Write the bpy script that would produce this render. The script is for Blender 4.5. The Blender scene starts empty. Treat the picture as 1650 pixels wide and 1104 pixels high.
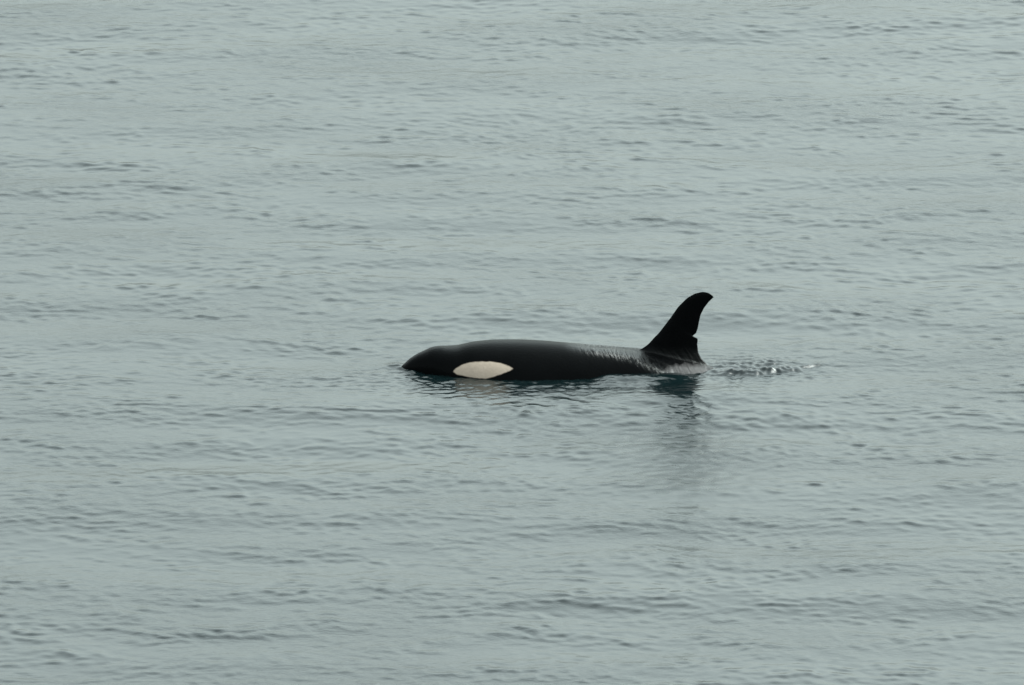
import bpy, math, random
import numpy as np
from mathutils import Vector

# ------------------------------------------------------------------ camera
scene = bpy.context.scene
D = 125.0                      # metres from the lens to the middle of the frame
PITCH = math.radians(15.0)
MPP = 0.0071                   # metres per photograph pixel at that distance
PW, PH = 1650.0, 1104.0
FOC = 36.0 * D / (PW * MPP)
CAM = Vector((0.0, -D * math.cos(PITCH), D * math.sin(PITCH)))

cam_data = bpy.data.cameras.new("camera")
cam_data.lens = FOC
cam_data.sensor_width = 36.0
cam_data.clip_start = 0.5
cam_data.clip_end = 20000.0
cam = bpy.data.objects.new("camera", cam_data)
cam.location = CAM
cam.rotation_euler = (math.radians(90.0) - PITCH, 0.0, 0.0)
scene.collection.objects.link(cam)
scene.camera = cam

# ------------------------------------------------------------------ world and sun (bright overcast)
SUN_EL = math.radians(40.0)
SUN_AZ = math.radians(68.0)   # compass angle, 0 = +Y (beyond the animal)
world = bpy.data.worlds.new("World")
scene.world = world
world.use_nodes = True
wn = world.node_tree.nodes
wl = world.node_tree.links
wn.clear()
sky = wn.new("ShaderNodeTexSky")
sky.sky_type = 'NISHITA'
sky.sun_disc = False
sky.sun_elevation = SUN_EL
sky.sun_rotation = SUN_AZ
sky.air_density = 1.6
sky.dust_density = 6.0
sky.ozone_density = 1.0
hs = wn.new("ShaderNodeHueSaturation")
hs.inputs['Saturation'].default_value = 0.12
bg = wn.new("ShaderNodeBackground")
bg.inputs['Strength'].default_value = 0.12
wo = wn.new("ShaderNodeOutputWorld")
wl.new(sky.outputs[0], hs.inputs['Color'])
tint = wn.new("ShaderNodeMix")
tint.data_type = 'RGBA'
tint.blend_type = 'MULTIPLY'
tint.inputs[0].default_value = 1.0
tint.inputs[7].default_value = (0.868, 1.0, 0.98, 1)
wl.new(hs.outputs[0], tint.inputs[6])
wl.new(tint.outputs[2], bg.inputs[0])
wl.new(bg.outputs[0], wo.inputs[0])

sd = bpy.data.lights.new("sun", 'SUN')
sd.energy = 0.5
sd.angle = math.radians(55.0)
sd.color = (1.0, 0.96, 0.9)
sun = bpy.data.objects.new("sun", sd)
scene.collection.objects.link(sun)
sdir = Vector((math.sin(SUN_AZ) * math.cos(SUN_EL), math.cos(SUN_AZ) * math.cos(SUN_EL), math.sin(SUN_EL)))
sun.rotation_euler = sdir.to_track_quat('Z', 'Y').to_euler()
sun.location = sdir * 50

scene.view_settings.view_transform = 'Standard'
scene.view_settings.look = 'None'
scene.view_settings.gamma = 1.0
scene.view_settings.exposure = 1.91

# ------------------------------------------------------------------ photo <-> place
FWD = np.array([0.0, math.cos(PITCH), -math.sin(PITCH)])
UPV = np.array([0.0, math.sin(PITCH), math.cos(PITCH)])
C0 = np.array(CAM)


def ray(px, py):
    a = (px - PW / 2) * MPP / D
    b = (PH / 2 - py) * MPP / D
    return FWD + a * np.array([1.0, 0, 0]) + b * UPV


def on_water(px, py):
    d = ray(px, py)
    return C0 + d * (-C0[2] / d[2])


def on_side(px, py, yw):
    d = ray(px, py)
    return C0 + d * ((yw - C0[1]) / d[1])


def to_px(P):
    v = P - C0
    dep = v @ FWD
    return PW / 2 + v[..., 0] / dep * D / MPP, PH / 2 - (v @ UPV) / dep * D / MPP


YW = float(on_water(850, 594)[1])     # the animal's long axis

# ------------------------------------------------------------------ node helpers


def new_mat(name):
    m = bpy.data.materials.new(name)
    m.use_nodes = True
    return m, m.node_tree.nodes, m.node_tree.links, m.node_tree.nodes['Principled BSDF']


def mathn(nt, op, a, b=None, clamp=False):
    n = nt.nodes.new("ShaderNodeMath")
    n.operation = op
    n.use_clamp = clamp
    for i, v in enumerate((a, b)):
        if v is None:
            continue
        if isinstance(v, (int, float)):
            n.inputs[i].default_value = v
        else:
            nt.links.new(v, n.inputs[i])
    return n.outputs[0]


def noise(nt, vec, scale, detail=3.0, rough=0.5, dist=0.0):
    n = nt.nodes.new("ShaderNodeTexNoise")
    n.inputs['Scale'].default_value = scale
    n.inputs['Detail'].default_value = detail
    n.inputs['Roughness'].default_value = rough
    n.inputs['Distortion'].default_value = dist
    nt.links.new(vec, n.inputs['Vector'])
    return n.outputs[0]


def mapping(nt, vec, scale=(1, 1, 1), rot=(0, 0, 0)):
    n = nt.nodes.new("ShaderNodeMapping")
    n.inputs['Scale'].default_value = scale
    n.inputs['Rotation'].default_value = rot
    nt.links.new(vec, n.inputs['Vector'])
    return n.outputs[0]


def smooth(e0, e1, x):
    t = np.clip((x - e0) / (e1 - e0), 0, 1)
    return t * t * (3 - 2 * t)


# ------------------------------------------------------------------ WATER (one sheet to the horizon)
def graded(segs, start):
    out = [start]
    for end, st in segs:
        n = max(1, int(round((end - out[-1]) / st)))
        a = out[-1]
        out += list(a + (end - a) * np.arange(1, n + 1) / n)
    return np.array(out)


def outward(start, step, ratio, limit, sign):
    out = []
    p = start
    while abs(p) < limit:
        step *= ratio
        p = p + sign * step
        out.append(p)
    return np.array(out)


xs = graded([(-1.6, 0.02), (4.6, 0.0125), (8.6, 0.02)], -8.6)
xs = np.concatenate([outward(-8.6, 0.02, 1.11, 5000, -1)[::-1], xs, outward(8.6, 0.02, 1.11, 5000, 1)])
ys = graded([(YW - 2.0, 0.03), (YW + 0.9, 0.0125), (28.0, 0.035)], -17.5)
ys = np.concatenate([outward(-17.5, 0.03, 1.12, 5000, -1)[::-1], ys, outward(28.0, 0.035, 1.10, 9000, 1)])
X, Y = np.meshgrid(xs, ys)
X = X.astype(np.float32)
Y = Y.astype(np.float32)
sx = np.gradient(xs).astype(np.float32)[None, :]
sy = np.gradient(ys).astype(np.float32)[:, None]

rng = np.random.RandomState(11)


def waves(n, lmin, lmax, slope, dir0, spread, X=X, Y=Y, power=1.0):
    """n random wave trains, rms slope `slope` shared between them"""
    Z = np.zeros_like(X)
    each = slope * math.sqrt(2.0 / n)
    for i in range(n):
        lam = lmin * (lmax / lmin) ** (rng.rand() ** power)
        th = dir0 + rng.randn() * spread
        k = 2 * math.pi / lam
        kx, ky = k * math.cos(th), k * math.sin(th)
        # fade where the sheet's own mesh is too coarse to carry the wave
        fx = np.clip(1.4 - 3.2 * sx * abs(kx) / (2 * math.pi) , 0, 1)
        fy = np.clip(1.4 - 3.2 * sy * abs(ky) / (2 * math.pi) , 0, 1)
        ph = rng.rand() * 6.2832
        Z += (each / k) * np.sin(kx * X + ky * Y + ph) * fx * fy
    return Z


# the wave trains run roughly away from the camera, slightly to one side
WD = math.radians(90 + 5)
long_w = waves(16, 1.3, 5.0, 0.024, WD, 0.30)
# wandering of the crests so that they do not run on as straight lines
wx = waves(8, 1.5, 5.0, 0.10, 0.6, 1.2)
wy = waves(8, 1.5, 5.0, 0.10, 2.0, 1.2)
Xd = X + wx
Yd = Y + wy
mid_w = waves(40, 0.40, 1.5, 0.021, math.radians(84), 0.62, Xd, Yd)
sml_w = waves(120, 0.15, 0.42, 0.047, math.radians(80), 0.80, Xd, Yd) + waves(80, 0.09, 0.24, 0.040, math.radians(72), 0.85, Xd, Yd)
# groups: patches of more and of less ripple
g1 = waves(10, 2.0, 7.0, 1.0, 1.2, 0.9)
g1 = g1 / (np.std(g1[400:900, 300:900]) + 1e-6)
g2 = waves(14, 0.7, 2.2, 1.0, 1.4, 0.6)
g2 = g2 / (np.std(g2[400:900, 300:900]) + 1e-6)
gate = np.clip(0.97 + 0.12 * g1 + 0.15 * g2, 0.55, 1.5)
Z = long_w + mid_w * np.clip(0.9 + 0.25 * g1, 0.4, 1.5) + sml_w * gate
# sharpen crests a little
zr = mid_w + sml_w
s_ = float(np.std(zr[400:900, 300:900]))
Z += 0.16 * s_ * (np.clip(zr / s_, -3, 3) ** 2 - 1) * np.exp(-((X / 60) ** 2 + (Y / 80) ** 2))

# --- disturbed water round the animal
fine = waves(50, 0.055, 0.18, 0.17, math.radians(70), 0.75)
fine2 = waves(40, 0.10, 0.30, 0.12, math.radians(105), 0.5, Xd, Yd)

fx0 = float(on_water(650, 590)[0])
fx1 = float(on_water(1165, 598)[0])


def W2(px, py):
    p = on_water(px, py)
    return (float(p[0]), float(p[1]))


def seg_dist(X, Y, pts):
    best = np.full_like(X, 1e9)
    tt = np.zeros_like(X)
    for i in range(len(pts) - 1):
        ax, ay = pts[i]
        bx, by = pts[i + 1]
        dx, dy = bx - ax, by - ay
        t = np.clip(((X - ax) * dx + (Y - ay) * dy) / (dx * dx + dy * dy), 0, 1)
        d = np.hypot(X - ax - t * dx, Y - ay - t * dy)
        m = d < best
        best = np.where(m, d, best)
        tt = np.where(m, (i + t) / (len(pts) - 1), tt)
    return best, tt


# flank: short steep ripples running off the near side of the body
d_ax, _ = seg_dist(X, Y, [(fx0 + 0.25, YW), (fx1 - 0.2, YW)])
near = smooth(0.05, -0.1, Y - YW) * smooth(1.75, 0.55, d_ax)
Z = Z * (1 - 0.55 * smooth(1.5, 0.5, d_ax))
# the water the fin mirrors in is broken up
fd, _ = seg_dist(X, Y, [W2(1105, 668), W2(1100, 740)])
Z += np.exp(-(fd / 0.42) ** 2) * (0.5 * fine + 0.5 * fine2)
fd, _ = seg_dist(X, Y, [W2(1100, 705), W2(1098, 770)])
ruffle = np.exp(-(fd / 0.95) ** 2) * (0.9 + 0.5 * np.clip(fine2 / (np.abs(fine2).max() + 1e-9) * 3, -1, 1))
kd, _ = seg_dist(X, Y, [W2(1060, 612), W2(1130, 618)])
near = near * (1 - 0.75 * np.exp(-(kd / 0.32) ** 2))
Z += near * (0.55 * fine + 0.56 * fine2)
wcx, wcy = W2(1095, 640)
Z += 0.058 * np.exp(-((Y - wcy - 0.08 * np.sin(3 * X)) / 0.36) ** 2 - ((X - wcx) / 0.75) ** 2)
# far side: faint
far = smooth(-0.05, 0.1, Y - YW) * smooth(0.9, 0.4, d_ax)
Z += far * 0.25 * fine2

# wake: a patch of broken water behind the fin and a thin ridge trailing off
rd, rt = seg_dist(X, Y, [W2(1150, 600), W2(1190, 603), W2(1235, 600), W2(1282, 594), W2(1345, 582)])
streak = waves(26, 0.045, 0.12, 0.30, math.radians(12), 0.30)
ridge_w = 0.075 + 0.03 * np.sin(rt * 20)
ridge = np.exp(-(rd / ridge_w) ** 2) * smooth(0.0, 0.2, rt) * smooth(1.0, 0.78, rt)
Z += ridge * (0.048 - 0.02 * rt) + ridge * (streak * 0.42 + fine * 1.35)
pd, _ = seg_dist(X, Y, [W2(1160, 593), W2(1230, 588)])
patch = np.exp(-(pd / 0.36) ** 2)
Z += patch * (1.2 * fine + 1.0 * fine2) + patch * 0.35 * streak + patch * 0.02
# water heaped along the near side of the rear back
hd, _ = seg_dist(X, Y, [W2(985, 612), W2(1080, 609)])
Z += 0.055 * np.exp(-(hd / 0.20) ** 2)
# bow: water pushed up at the snout
bd, _ = seg_dist(X, Y, [W2(640, 589), W2(668, 597)])
Z += 0.03 * np.exp(-(bd / 0.10) ** 2) + 0.5 * fine * np.exp(-(bd / 0.22) ** 2)
del fine, fine2, zr, mid_w, sml_w, long_w

ny, nx = X.shape
co = np.empty((ny * nx, 3), np.float32)
co[:, 0] = X.ravel()
lean = 1.3 * np.exp(-((X / 60) ** 2 + (Y / 80) ** 2)) * (1 - np.clip(near + ridge + patch, 0, 1))
co[:, 1] = (Y - lean * Z).ravel()
co[:, 2] = Z.ravel()
idx = np.arange(ny * nx, dtype=np.int32).reshape(ny, nx)
quads = np.stack([idx[:-1, :-1], idx[:-1, 1:], idx[1:, 1:], idx[1:, :-1]], -1).reshape(-1, 4)


def grid_mesh(name, co, faces):
    me = bpy.data.meshes.new(name)
    me.vertices.add(len(co))
    me.vertices.foreach_set('co', co.astype(np.float32).ravel())
    loops = np.concatenate([np.asarray(f, np.int32) for f in faces]) if isinstance(faces, list) else faces.ravel()
    sizes = np.array([len(f) for f in faces], np.int32) if isinstance(faces, list) else np.full(len(faces), 4, np.int32)
    me.loops.add(len(loops))
    me.loops.foreach_set('vertex_index', loops)
    me.polygons.add(len(sizes))
    me.polygons.foreach_set('loop_start', np.concatenate([[0], np.cumsum(sizes)[:-1]]).astype(np.int32))
    me.polygons.foreach_set('loop_total', sizes)
    me.polygons.foreach_set('use_smooth', np.ones(len(sizes), bool))
    me.update(calc_edges=True)
    return me


wm = grid_mesh("water", co, quads)
dist_attr = wm.attributes.new("chop", 'FLOAT', 'POINT')
dist_attr.data.foreach_set('value', np.clip(near + ridge + patch, 0, 1).astype(np.float32).ravel())
ra = wm.attributes.new("ruffle", 'FLOAT', 'POINT')
ra.data.foreach_set('value', ruffle.astype(np.float32).ravel())
water = bpy.data.objects.new("water", wm)
scene.collection.objects.link(water)
water['kind'] = 'structure'
water['label'] = 'grey green sea with small wind ripples'

m, N, L, B = new_mat("sea_water")
nt = m.node_tree
B.inputs['Base Color'].default_value = (0.0022, 0.0062, 0.007, 1)
B.inputs['Roughness'].default_value = 0.12
B.inputs['IOR'].default_value = 1.50
ruf = N.new("ShaderNodeAttribute")
ruf.attribute_name = "ruffle"
L.new(mathn(nt, 'ADD', mathn(nt, 'MULTIPLY', ruf.outputs['Fac'], 0.19), 0.12), B.inputs['Roughness'])
geo = N.new("ShaderNodeNewGeometry")
pos = geo.outputs['Position']
v1 = mapping(nt, pos, (0.5, 1.0, 1.0), (0, 0, math.radians(6)))
v2 = mapping(nt, pos, (0.6, 1.0, 1.0), (0, 0, math.radians(-9)))
n1 = noise(nt, v1, 5.0, 4.0, 0.55, 0.4)
n2 = noise(nt, v2, 30.0, 3.0, 0.6, 0.3)
grp = noise(nt, mapping(nt, pos, (0.25, 0.5, 1)), 1.0, 2.0)
grp = mathn(nt, 'MULTIPLY', mathn(nt, 'SUBTRACT', grp, 0.2, True), 2.6)
h = mathn(nt, 'MULTIPLY', n1, 0.010)
h2 = mathn(nt, 'MULTIPLY', n2, 0.0036)
hh = mathn(nt, 'MULTIPLY', mathn(nt, 'ADD', h, h2), grp)
bump = N.new("ShaderNodeBump")
bump.inputs['Strength'].default_value = 1.0
bump.inputs['Distance'].default_value = 1.0
L.new(hh, bump.inputs['Height'])
L.new(bump.outputs[0], B.inputs['Normal'])
wm.materials.append(m)

# ------------------------------------------------------------------ ORCA
top_px = [(646, 591), (652, 586), (660, 579), (672, 571.5), (684, 566), (696, 561), (704, 559.7), (711, 559.2), (720, 559.7), (729, 559.5),
          (738, 558.6), (747, 556.2), (765, 552.8), (802, 550.4), (830, 550.5), (870, 552), (910, 555), (950, 558), (1000, 561.5),
          (1033, 564), (1060, 569), (1090, 577), (1115, 583), (1138, 589.5), (1160, 596), (1180, 601)]
tx, tz = [], []
for p in top_px:
    q = on_side(p[0], p[1], YW)
    tx.append(q[0])
    tz.append(q[2])
x_snout = tx[0]
# beyond what the water shows: tail stock and flukes
tx += [tx[-1] + 0.5, tx[-1] + 1.1, tx[-1] + 1.7, tx[-1] + 2.2, tx[-1] + 2.6]
tz += [-0.24, -0.40, -0.50, -0.54, -0.56]
tx = np.array(tx)
tz = np.array(tz)
LEN = tx[-1] - x_snout
# semi axes by distance from the snout
sa_x = [0, .05, .15, .3, .55, .9, 1.4, 2.0, 2.7, 3.3, 4.0, 4.7, 5.3, 5.7, LEN]
sa_v = [.012, .06, .12, .19, .29, .39, .49, .55, .55, .50, .40, .27, .15, .07, .02]
sb_v = [.012, .085, .15, .225, .335, .45, .54, .55, .46, .42, .38, .23, .12, .12, .10]


def interp_smooth(x, xp, fp):
    """monotone-ish cubic (Catmull) interpolation"""
    xp = np.asarray(xp, float)
    fp = np.asarray(fp, float)
    d = np.diff(fp) / np.diff(xp)
    mm = np.zeros_like(fp)
    mm[1:-1] = np.where(d[:-1] * d[1:] > 0, 2 * d[:-1] * d[1:] / (d[:-1] + d[1:] + 1e-12), 0)
    mm[0], mm[-1] = d[0], d[-1]
    i = np.clip(np.searchsorted(xp, x) - 1, 0, len(xp) - 2)
    h_ = xp[i + 1] - xp[i]
    t = np.clip((x - xp[i]) / h_, 0, 1)
    return ((2 * t**3 - 3 * t**2 + 1) * fp[i] + (t**3 - 2 * t**2 + t) * h_ * mm[i] +
            (-2 * t**3 + 3 * t**2) * fp[i + 1] + (t**3 - t**2) * h_ * mm[i + 1])


lead_px = [(1030, 563.4), (1043.6, 554.5), (1061.8, 536.4), (1080, 512.7), (1092.7, 494.5), (1107.3, 480), (1120, 472.9),
           (1132.7, 470.2), (1141.8, 472), (1147.5, 475.8), (1150, 479)]
trail_px = [(1140, 590), (1129.5, 578.2), (1125, 567.3), (1123.6, 554.5), (1124.4, 547.5), (1123.4, 545.0), (1117.4, 543.4), (1116.6, 540.8),
            (1121.6, 537.0), (1124.5, 529), (1126.4, 518.2), (1129, 507.3), (1134.5, 496.4), (1141.8, 486.8), (1150, 479)]


def polyline(pts):
    q = np.array([on_side(a, b, YW) for a, b in pts])[:, [0, 2]]
    s = np.concatenate([[0], np.cumsum(np.hypot(*np.diff(q, axis=0).T))])
    return q, s / s[-1]


lead_q, lead_s = polyline(lead_px)
trail_q, trail_s = polyline(trail_px)
fin_x0, fin_x1 = lead_q[0, 0], trail_q[0, 0]

NF = 44                                       # stations along the fin base
st_front = np.concatenate([x_snout + (fin_x0 - x_snout) * (np.linspace(0, 1, 230) ** 1.25)])
st_fin = np.linspace(fin_x0, fin_x1, NF)[1:]
st_back = np.linspace(fin_x1, tx[-1], 120)[1:]
stations = np.concatenate([st_front, st_fin, st_back])
i0 = len(st_front) - 1
i1 = i0 + NF - 1
RV = 160                                      # verts round the body; index 0 = top centre
zt_true = interp_smooth(stations, tx, tz)
keep = np.array([not (705 < p[0] < 745) for p in top_px] + [True] * (len(tx) - len(top_px)))
zt = interp_smooth(stations, tx[keep], tz[keep])
dip = zt_true - zt                            # the blowhole hollow: on top only
dd = stations - x_snout
aa = interp_smooth(dd, sa_x, sa_v)
bb = interp_smooth(dd, sa_x, sb_v)
# flukes: the last stretch widens and flattens
fl = smooth(LEN - 0.62, LEN - 0.30, dd) * smooth(LEN + 0.02, LEN - 0.12, dd)
bb = bb + 0.62 * fl
V = []
for i, x in enumerate(stations):
    zc = zt[i] - aa[i]
    # angle measured from the top
    ang = np.linspace(0, 2 * math.pi, RV, endpoint=False)
    # packs more verts at the top where the fin grows
    cx_ = np.sin(ang)
    cz_ = np.cos(ang)
    e = 0.92
    px_ = np.sign(cx_) * np.abs(cx_) ** e * bb[i]
    pz_ = np.sign(cz_) * np.abs(cz_) ** e * aa[i]
    V.append(np.stack([np.full(RV, x), YW - px_, zc + pz_ + dip[i] * np.clip(cz_, 0, 1) ** 8], 1))
V = np.concatenate(V)
vid = lambda i, j: i * RV + (j % RV)
F = []
for i in range(len(stations) - 1):
    for j in range(RV):
        a, b, c, d = vid(i, j), vid(i, j + 1), vid(i + 1, j + 1), vid(i + 1, j)
        if i0 <= i < i1 and j in (0, RV - 1):
            # opening that the dorsal fin rises from
            if i == i0:
                F.append((a, b, c) if j == 0 else (a, b, d))
            elif i == i1 - 1:
                F.append((b, c, d) if j == 0 else (a, c, d))
            continue
        F.append((a, b, c, d))
F.append(tuple(range(RV - 1, -1, -1)))
lastr = (len(stations) - 1) * RV
F.append(tuple(lastr + k for k in range(RV)))
# fin sheets
NS = 130
ss = np.linspace(0, 1, NS + 1)
s_warp = ss
Lq = np.stack([np.interp(s_warp, lead_s, lead_q[:, 0]), np.interp(s_warp, lead_s, lead_q[:, 1])], 1)
Tq = np.stack([np.interp(s_warp, trail_s, trail_q[:, 0]), np.interp(s_warp, trail_s, trail_q[:, 1])], 1)
# smooth the leading edge a touch (not the bitten trailing edge)
for _ in range(6):
    Lq[1:-1] = 0.25 * Lq[:-2] + 0.5 * Lq[1:-1] + 0.25 * Lq[2:]
Ts = Tq.copy()                                 # the edge as it would be without the bite
for _ in range(60):
    Ts[1:-1] = 0.25 * Ts[:-2] + 0.5 * Ts[1:-1] + 0.25 * Ts[2:]
base = len(V)
extra = []
fin_id = {}
sheet_off = 0.0
for side in (1, -1):
    for r in range(NS + 1):
        for c in range(NF):
            if r == 0:
                if c == 0:
                    fin_id[side, r, c] = vid(i0, 0)
                elif c == NF - 1:
                    fin_id[side, r, c] = vid(i1, 0)
                else:
                    fin_id[side, r, c] = vid(i0 + c, 1 if side == 1 else RV - 1)
                continue
            if side == -1 and (c in (0, NF - 1) or r == NS):
                fin_id[side, r, c] = fin_id[1, r, c]
                continue
            t = c / (NF - 1)
            P = Lq[r] * (1 - t) + Ts[r] * t + (Tq[r] - Ts[r]) * t ** 9
            s = r / NS
            # the base row follows the back: blend it into straight fin rows
            bz = V[vid(i0 + c, 0), 2]
            bxx = V[vid(i0 + c, 0), 0]
            k = max(0.0, 1 - s / 0.16) ** 2
            straight = Lq[0] * (1 - t) + Tq[0] * t
            P = P + k * (np.array([bxx, bz]) - straight)
            prof = (math.sin(math.pi * t ** 0.72)) ** 0.75 if 0 < t < 1 else 0.0
            th = 0.045 * prof * ((1 - s) ** 0.6)
            th = max(th, 0.0015 if 0 < t < 1 else 0)
            if r == NS:
                th = 0
            extra.append((P[0], YW - side * th, P[1]))
            fin_id[side, r, c] = base + len(extra) - 1
V = np.concatenate([V, np.array(extra)])
for side in (1, -1):
    for r in range(NS):
        for c in range(NF - 1):
            q = [fin_id[side, r, c], fin_id[side, r, c + 1], fin_id[side, r + 1, c + 1], fin_id[side, r + 1, c]]
            if side == -1:
                q = q[::-1]
            q2 = []
            for v in q:
                if v not in q2:
                    q2.append(v)
            if len(q2) >= 3:
                F.append(tuple(q2))
# rest the skin against irregularity: very slight undulation
und = 0.004 * np.sin(V[:, 0] * 5.1 + 1.0) * np.sin(V[:, 2] * 7.0)
V[:base, 1] += und[:base]

# melt the fin's root into the back, as skin would
ed = set()
for f in F:
    if len(f) < 5:
        for k in range(len(f)):
            ed.add((min(f[k], f[k - 1]), max(f[k], f[k - 1])))
ed = np.array(list(ed))
deg = np.bincount(ed.ravel(), minlength=len(V)).astype(float)


def neigh(val):
    out = np.zeros_like(val)
    np.add.at(out, ed[:, 0], val[ed[:, 1]])
    np.add.at(out, ed[:, 1], val[ed[:, 0]])
    return out / (deg if val.ndim == 1 else deg[:, None])


near_root = np.zeros(len(V))
for side in (1, -1):
    for rr in range(0, 24):
        for c in range(NF):
            near_root[fin_id[side, rr, c]] = max(near_root[fin_id[side, rr, c]], 1 - rr / 24)
for i in range(i0, i1 + 1):
    for j in range(-9, 10):
        near_root[vid(i, j)] = max(near_root[vid(i, j)], 1 - abs(j) / 10)
for i in range(i0 - 4, i0):
    for j in range(-4, 5):
        near_root[vid(i, j)] = 0.5 * (i - i0 + 5) / 5
root_w = near_root[:, None] * np.array([0.0, 1.0, 0.75])
for _ in range(60):
    V = V + root_w * 0.6 * (neigh(V) - V)

om = grid_mesh("orca", V, F)
om.validate()

# markings: signed distance to the patch outlines, mirrored on both flanks
Vm = V.copy()
Vm[:, 1] = YW - np.abs(V[:, 1] - YW)
ppx, ppy = to_px(Vm)
patch_poly = [(730, 599), (735, 593.6), (743.6, 588.2), (752, 585.3), (761.8, 583.6), (780, 582.6), (792, 583.0), (801.8, 584.5), (810, 586.2),
              (816.4, 588.4), (823, 591.5), (827.2, 594.6), (820, 598.2), (812.7, 601.2), (803.5, 604.3), (794.5, 607.6), (788, 609.4), (781.8, 610.2),
              (765.5, 609.2), (747, 606.2), (736.4, 603.2)]


def sdist(px, py, poly):
    inside = np.zeros(len(px), bool)
    best = np.full(len(px), 1e9)
    n = len(poly)
    for i in range(n):
        ax, ay = poly[i]
        bx, by = poly[(i + 1) % n]
        t = np.clip(((px - ax) * (bx - ax) + (py - ay) * (by - ay)) / ((bx - ax) ** 2 + (by - ay) ** 2), 0, 1)
        best = np.minimum(best, np.hypot(px - ax - t * (bx - ax), py - ay - t * (by - ay)))
        cr = ((ay > py) != (by > py)) & (px < (bx - ax) * (py - ay) / (by - ay + 1e-12) + ax)
        inside ^= cr
    return np.where(inside, best, -best)


pd_ = sdist(ppx, ppy, patch_poly)
at = om.attributes.new("eye_patch", 'FLOAT', 'POINT')
at.data.foreach_set('value', pd_.astype(np.float32))
isbody = np.arange(len(V)) < base
sad_poly = [(1075, 590), (1100, 583), (1120, 585), (1138, 589), (1165, 597), (1170, 612), (1110, 612), (1060, 604)]
sdv = np.where(isbody, sdist(ppx, ppy, sad_poly), -20)
at = om.attributes.new("saddle", 'FLOAT', 'POINT')
at.data.foreach_set('value', sdv.astype(np.float32))
bdist, _ = seg_dist(ppx, ppy, [(915, 560), (975, 566), (1020, 576), (1050, 590), (1075, 603)])
wet = np.where(isbody, np.maximum(np.exp(-(bdist / 7.5) ** 2) * smooth(900, 1000, ppx), 0.13 * smooth(1030, 1075, ppx)), 0.25 * smooth(555, 580, ppy))
for _ in range(25):
    wet = wet + np.clip(near_root * 1.5, 0, 1) * 0.7 * (neigh(wet) - wet)
at = om.attributes.new("film", 'FLOAT', 'POINT')
at.data.foreach_set('value', wet.astype(np.float32))

orca = bpy.data.objects.new("orca", om)
scene.collection.objects.link(orca)
orca['label'] = 'black orca swimming left at the surface, with white eye patch and notched dorsal fin'
orca['category'] = 'orca'

m, N, L, B = new_mat("orca_skin")
nt = m.node_tree
geo = N.new("ShaderNodeNewGeometry")
pos = geo.outputs['Position']


def attr(name):
    n = N.new("ShaderNodeAttribute")
    n.attribute_name = name
    return n.outputs['Fac']


edge = mathn(nt, 'MULTIPLY', mathn(nt, 'SUBTRACT', noise(nt, pos, 18.0, 3.0), 0.5), 2.5)
pf = mathn(nt, 'MULTIPLY', mathn(nt, 'ADD', mathn(nt, 'ADD', attr("eye_patch"), edge), 0.9), 0.5, True)
sedge = mathn(nt, 'MULTIPLY', mathn(nt, 'SUBTRACT', noise(nt, mapping(nt, pos, (2.0, 1, 1)), 9.0, 4.0), 0.5), 16.0)
sf = mathn(nt, 'MULTIPLY', mathn(nt, 'ADD', attr("saddle"), sedge), 0.12, True)
black = N.new("ShaderNodeMix")
black.data_type = 'RGBA'
black.inputs[6].default_value = (0.0012, 0.0014, 0.0016, 1)
black.inputs[7].default_value = (0.0028, 0.0030, 0.0033, 1)
L.new(noise(nt, pos, 6.0, 5.0), black.inputs[0])
cm = N.new("ShaderNodeMix")
cm.data_type = 'RGBA'
cm.inputs[7].default_value = (0.060, 0.057, 0.058, 1)
L.new(sf, cm.inputs[0])
L.new(black.outputs[2], cm.inputs[6])
white = N.new("ShaderNodeMix")
white.data_type = 'RGBA'
white.inputs[6].default_value = (0.33, 0.265, 0.215, 1)
white.inputs[7].default_value = (0.42, 0.335, 0.275, 1)
L.new(noise(nt, pos, 25.0, 4.0), white.inputs[0])
cp = N.new("ShaderNodeMix")
cp.data_type = 'RGBA'
L.new(pf, cp.inputs[0])
L.new(cm.outputs[2], cp.inputs[6])
L.new(white.outputs[2], cp.inputs[7])
L.new(cp.outputs[2], B.inputs['Base Color'])
B.inputs['Roughness'].default_value = 0.22
B.inputs['IOR'].default_value = 1.33
L.new(mathn(nt, 'ADD', mathn(nt, 'MULTIPLY', attr("film"), 0.80), 0.04), B.inputs['Specular IOR Level'])
# water running off the rear back: slanting rills; elsewhere a faint grain
rill = noise(nt, mapping(nt, mapping(nt, pos, rot=(0, math.radians(35), 0)), (38.0, 3.0, 2.5)), 1.0, 3.0, 0.6, 0.5)
rill = mathn(nt, 'MULTIPLY', mathn(nt, 'MULTIPLY', rill, attr("film")), 0.085)
grain = mathn(nt, 'MULTIPLY', noise(nt, pos, 40.0, 3.0), 0.003)
bump = N.new("ShaderNodeBump")
bump.inputs['Strength'].default_value = 1.0
bump.inputs['Distance'].default_value = 1.0
L.new(mathn(nt, 'ADD', rill, grain), bump.inputs['Height'])
L.new(bump.outputs[0], B.inputs['Normal'])
om.materials.append(m)
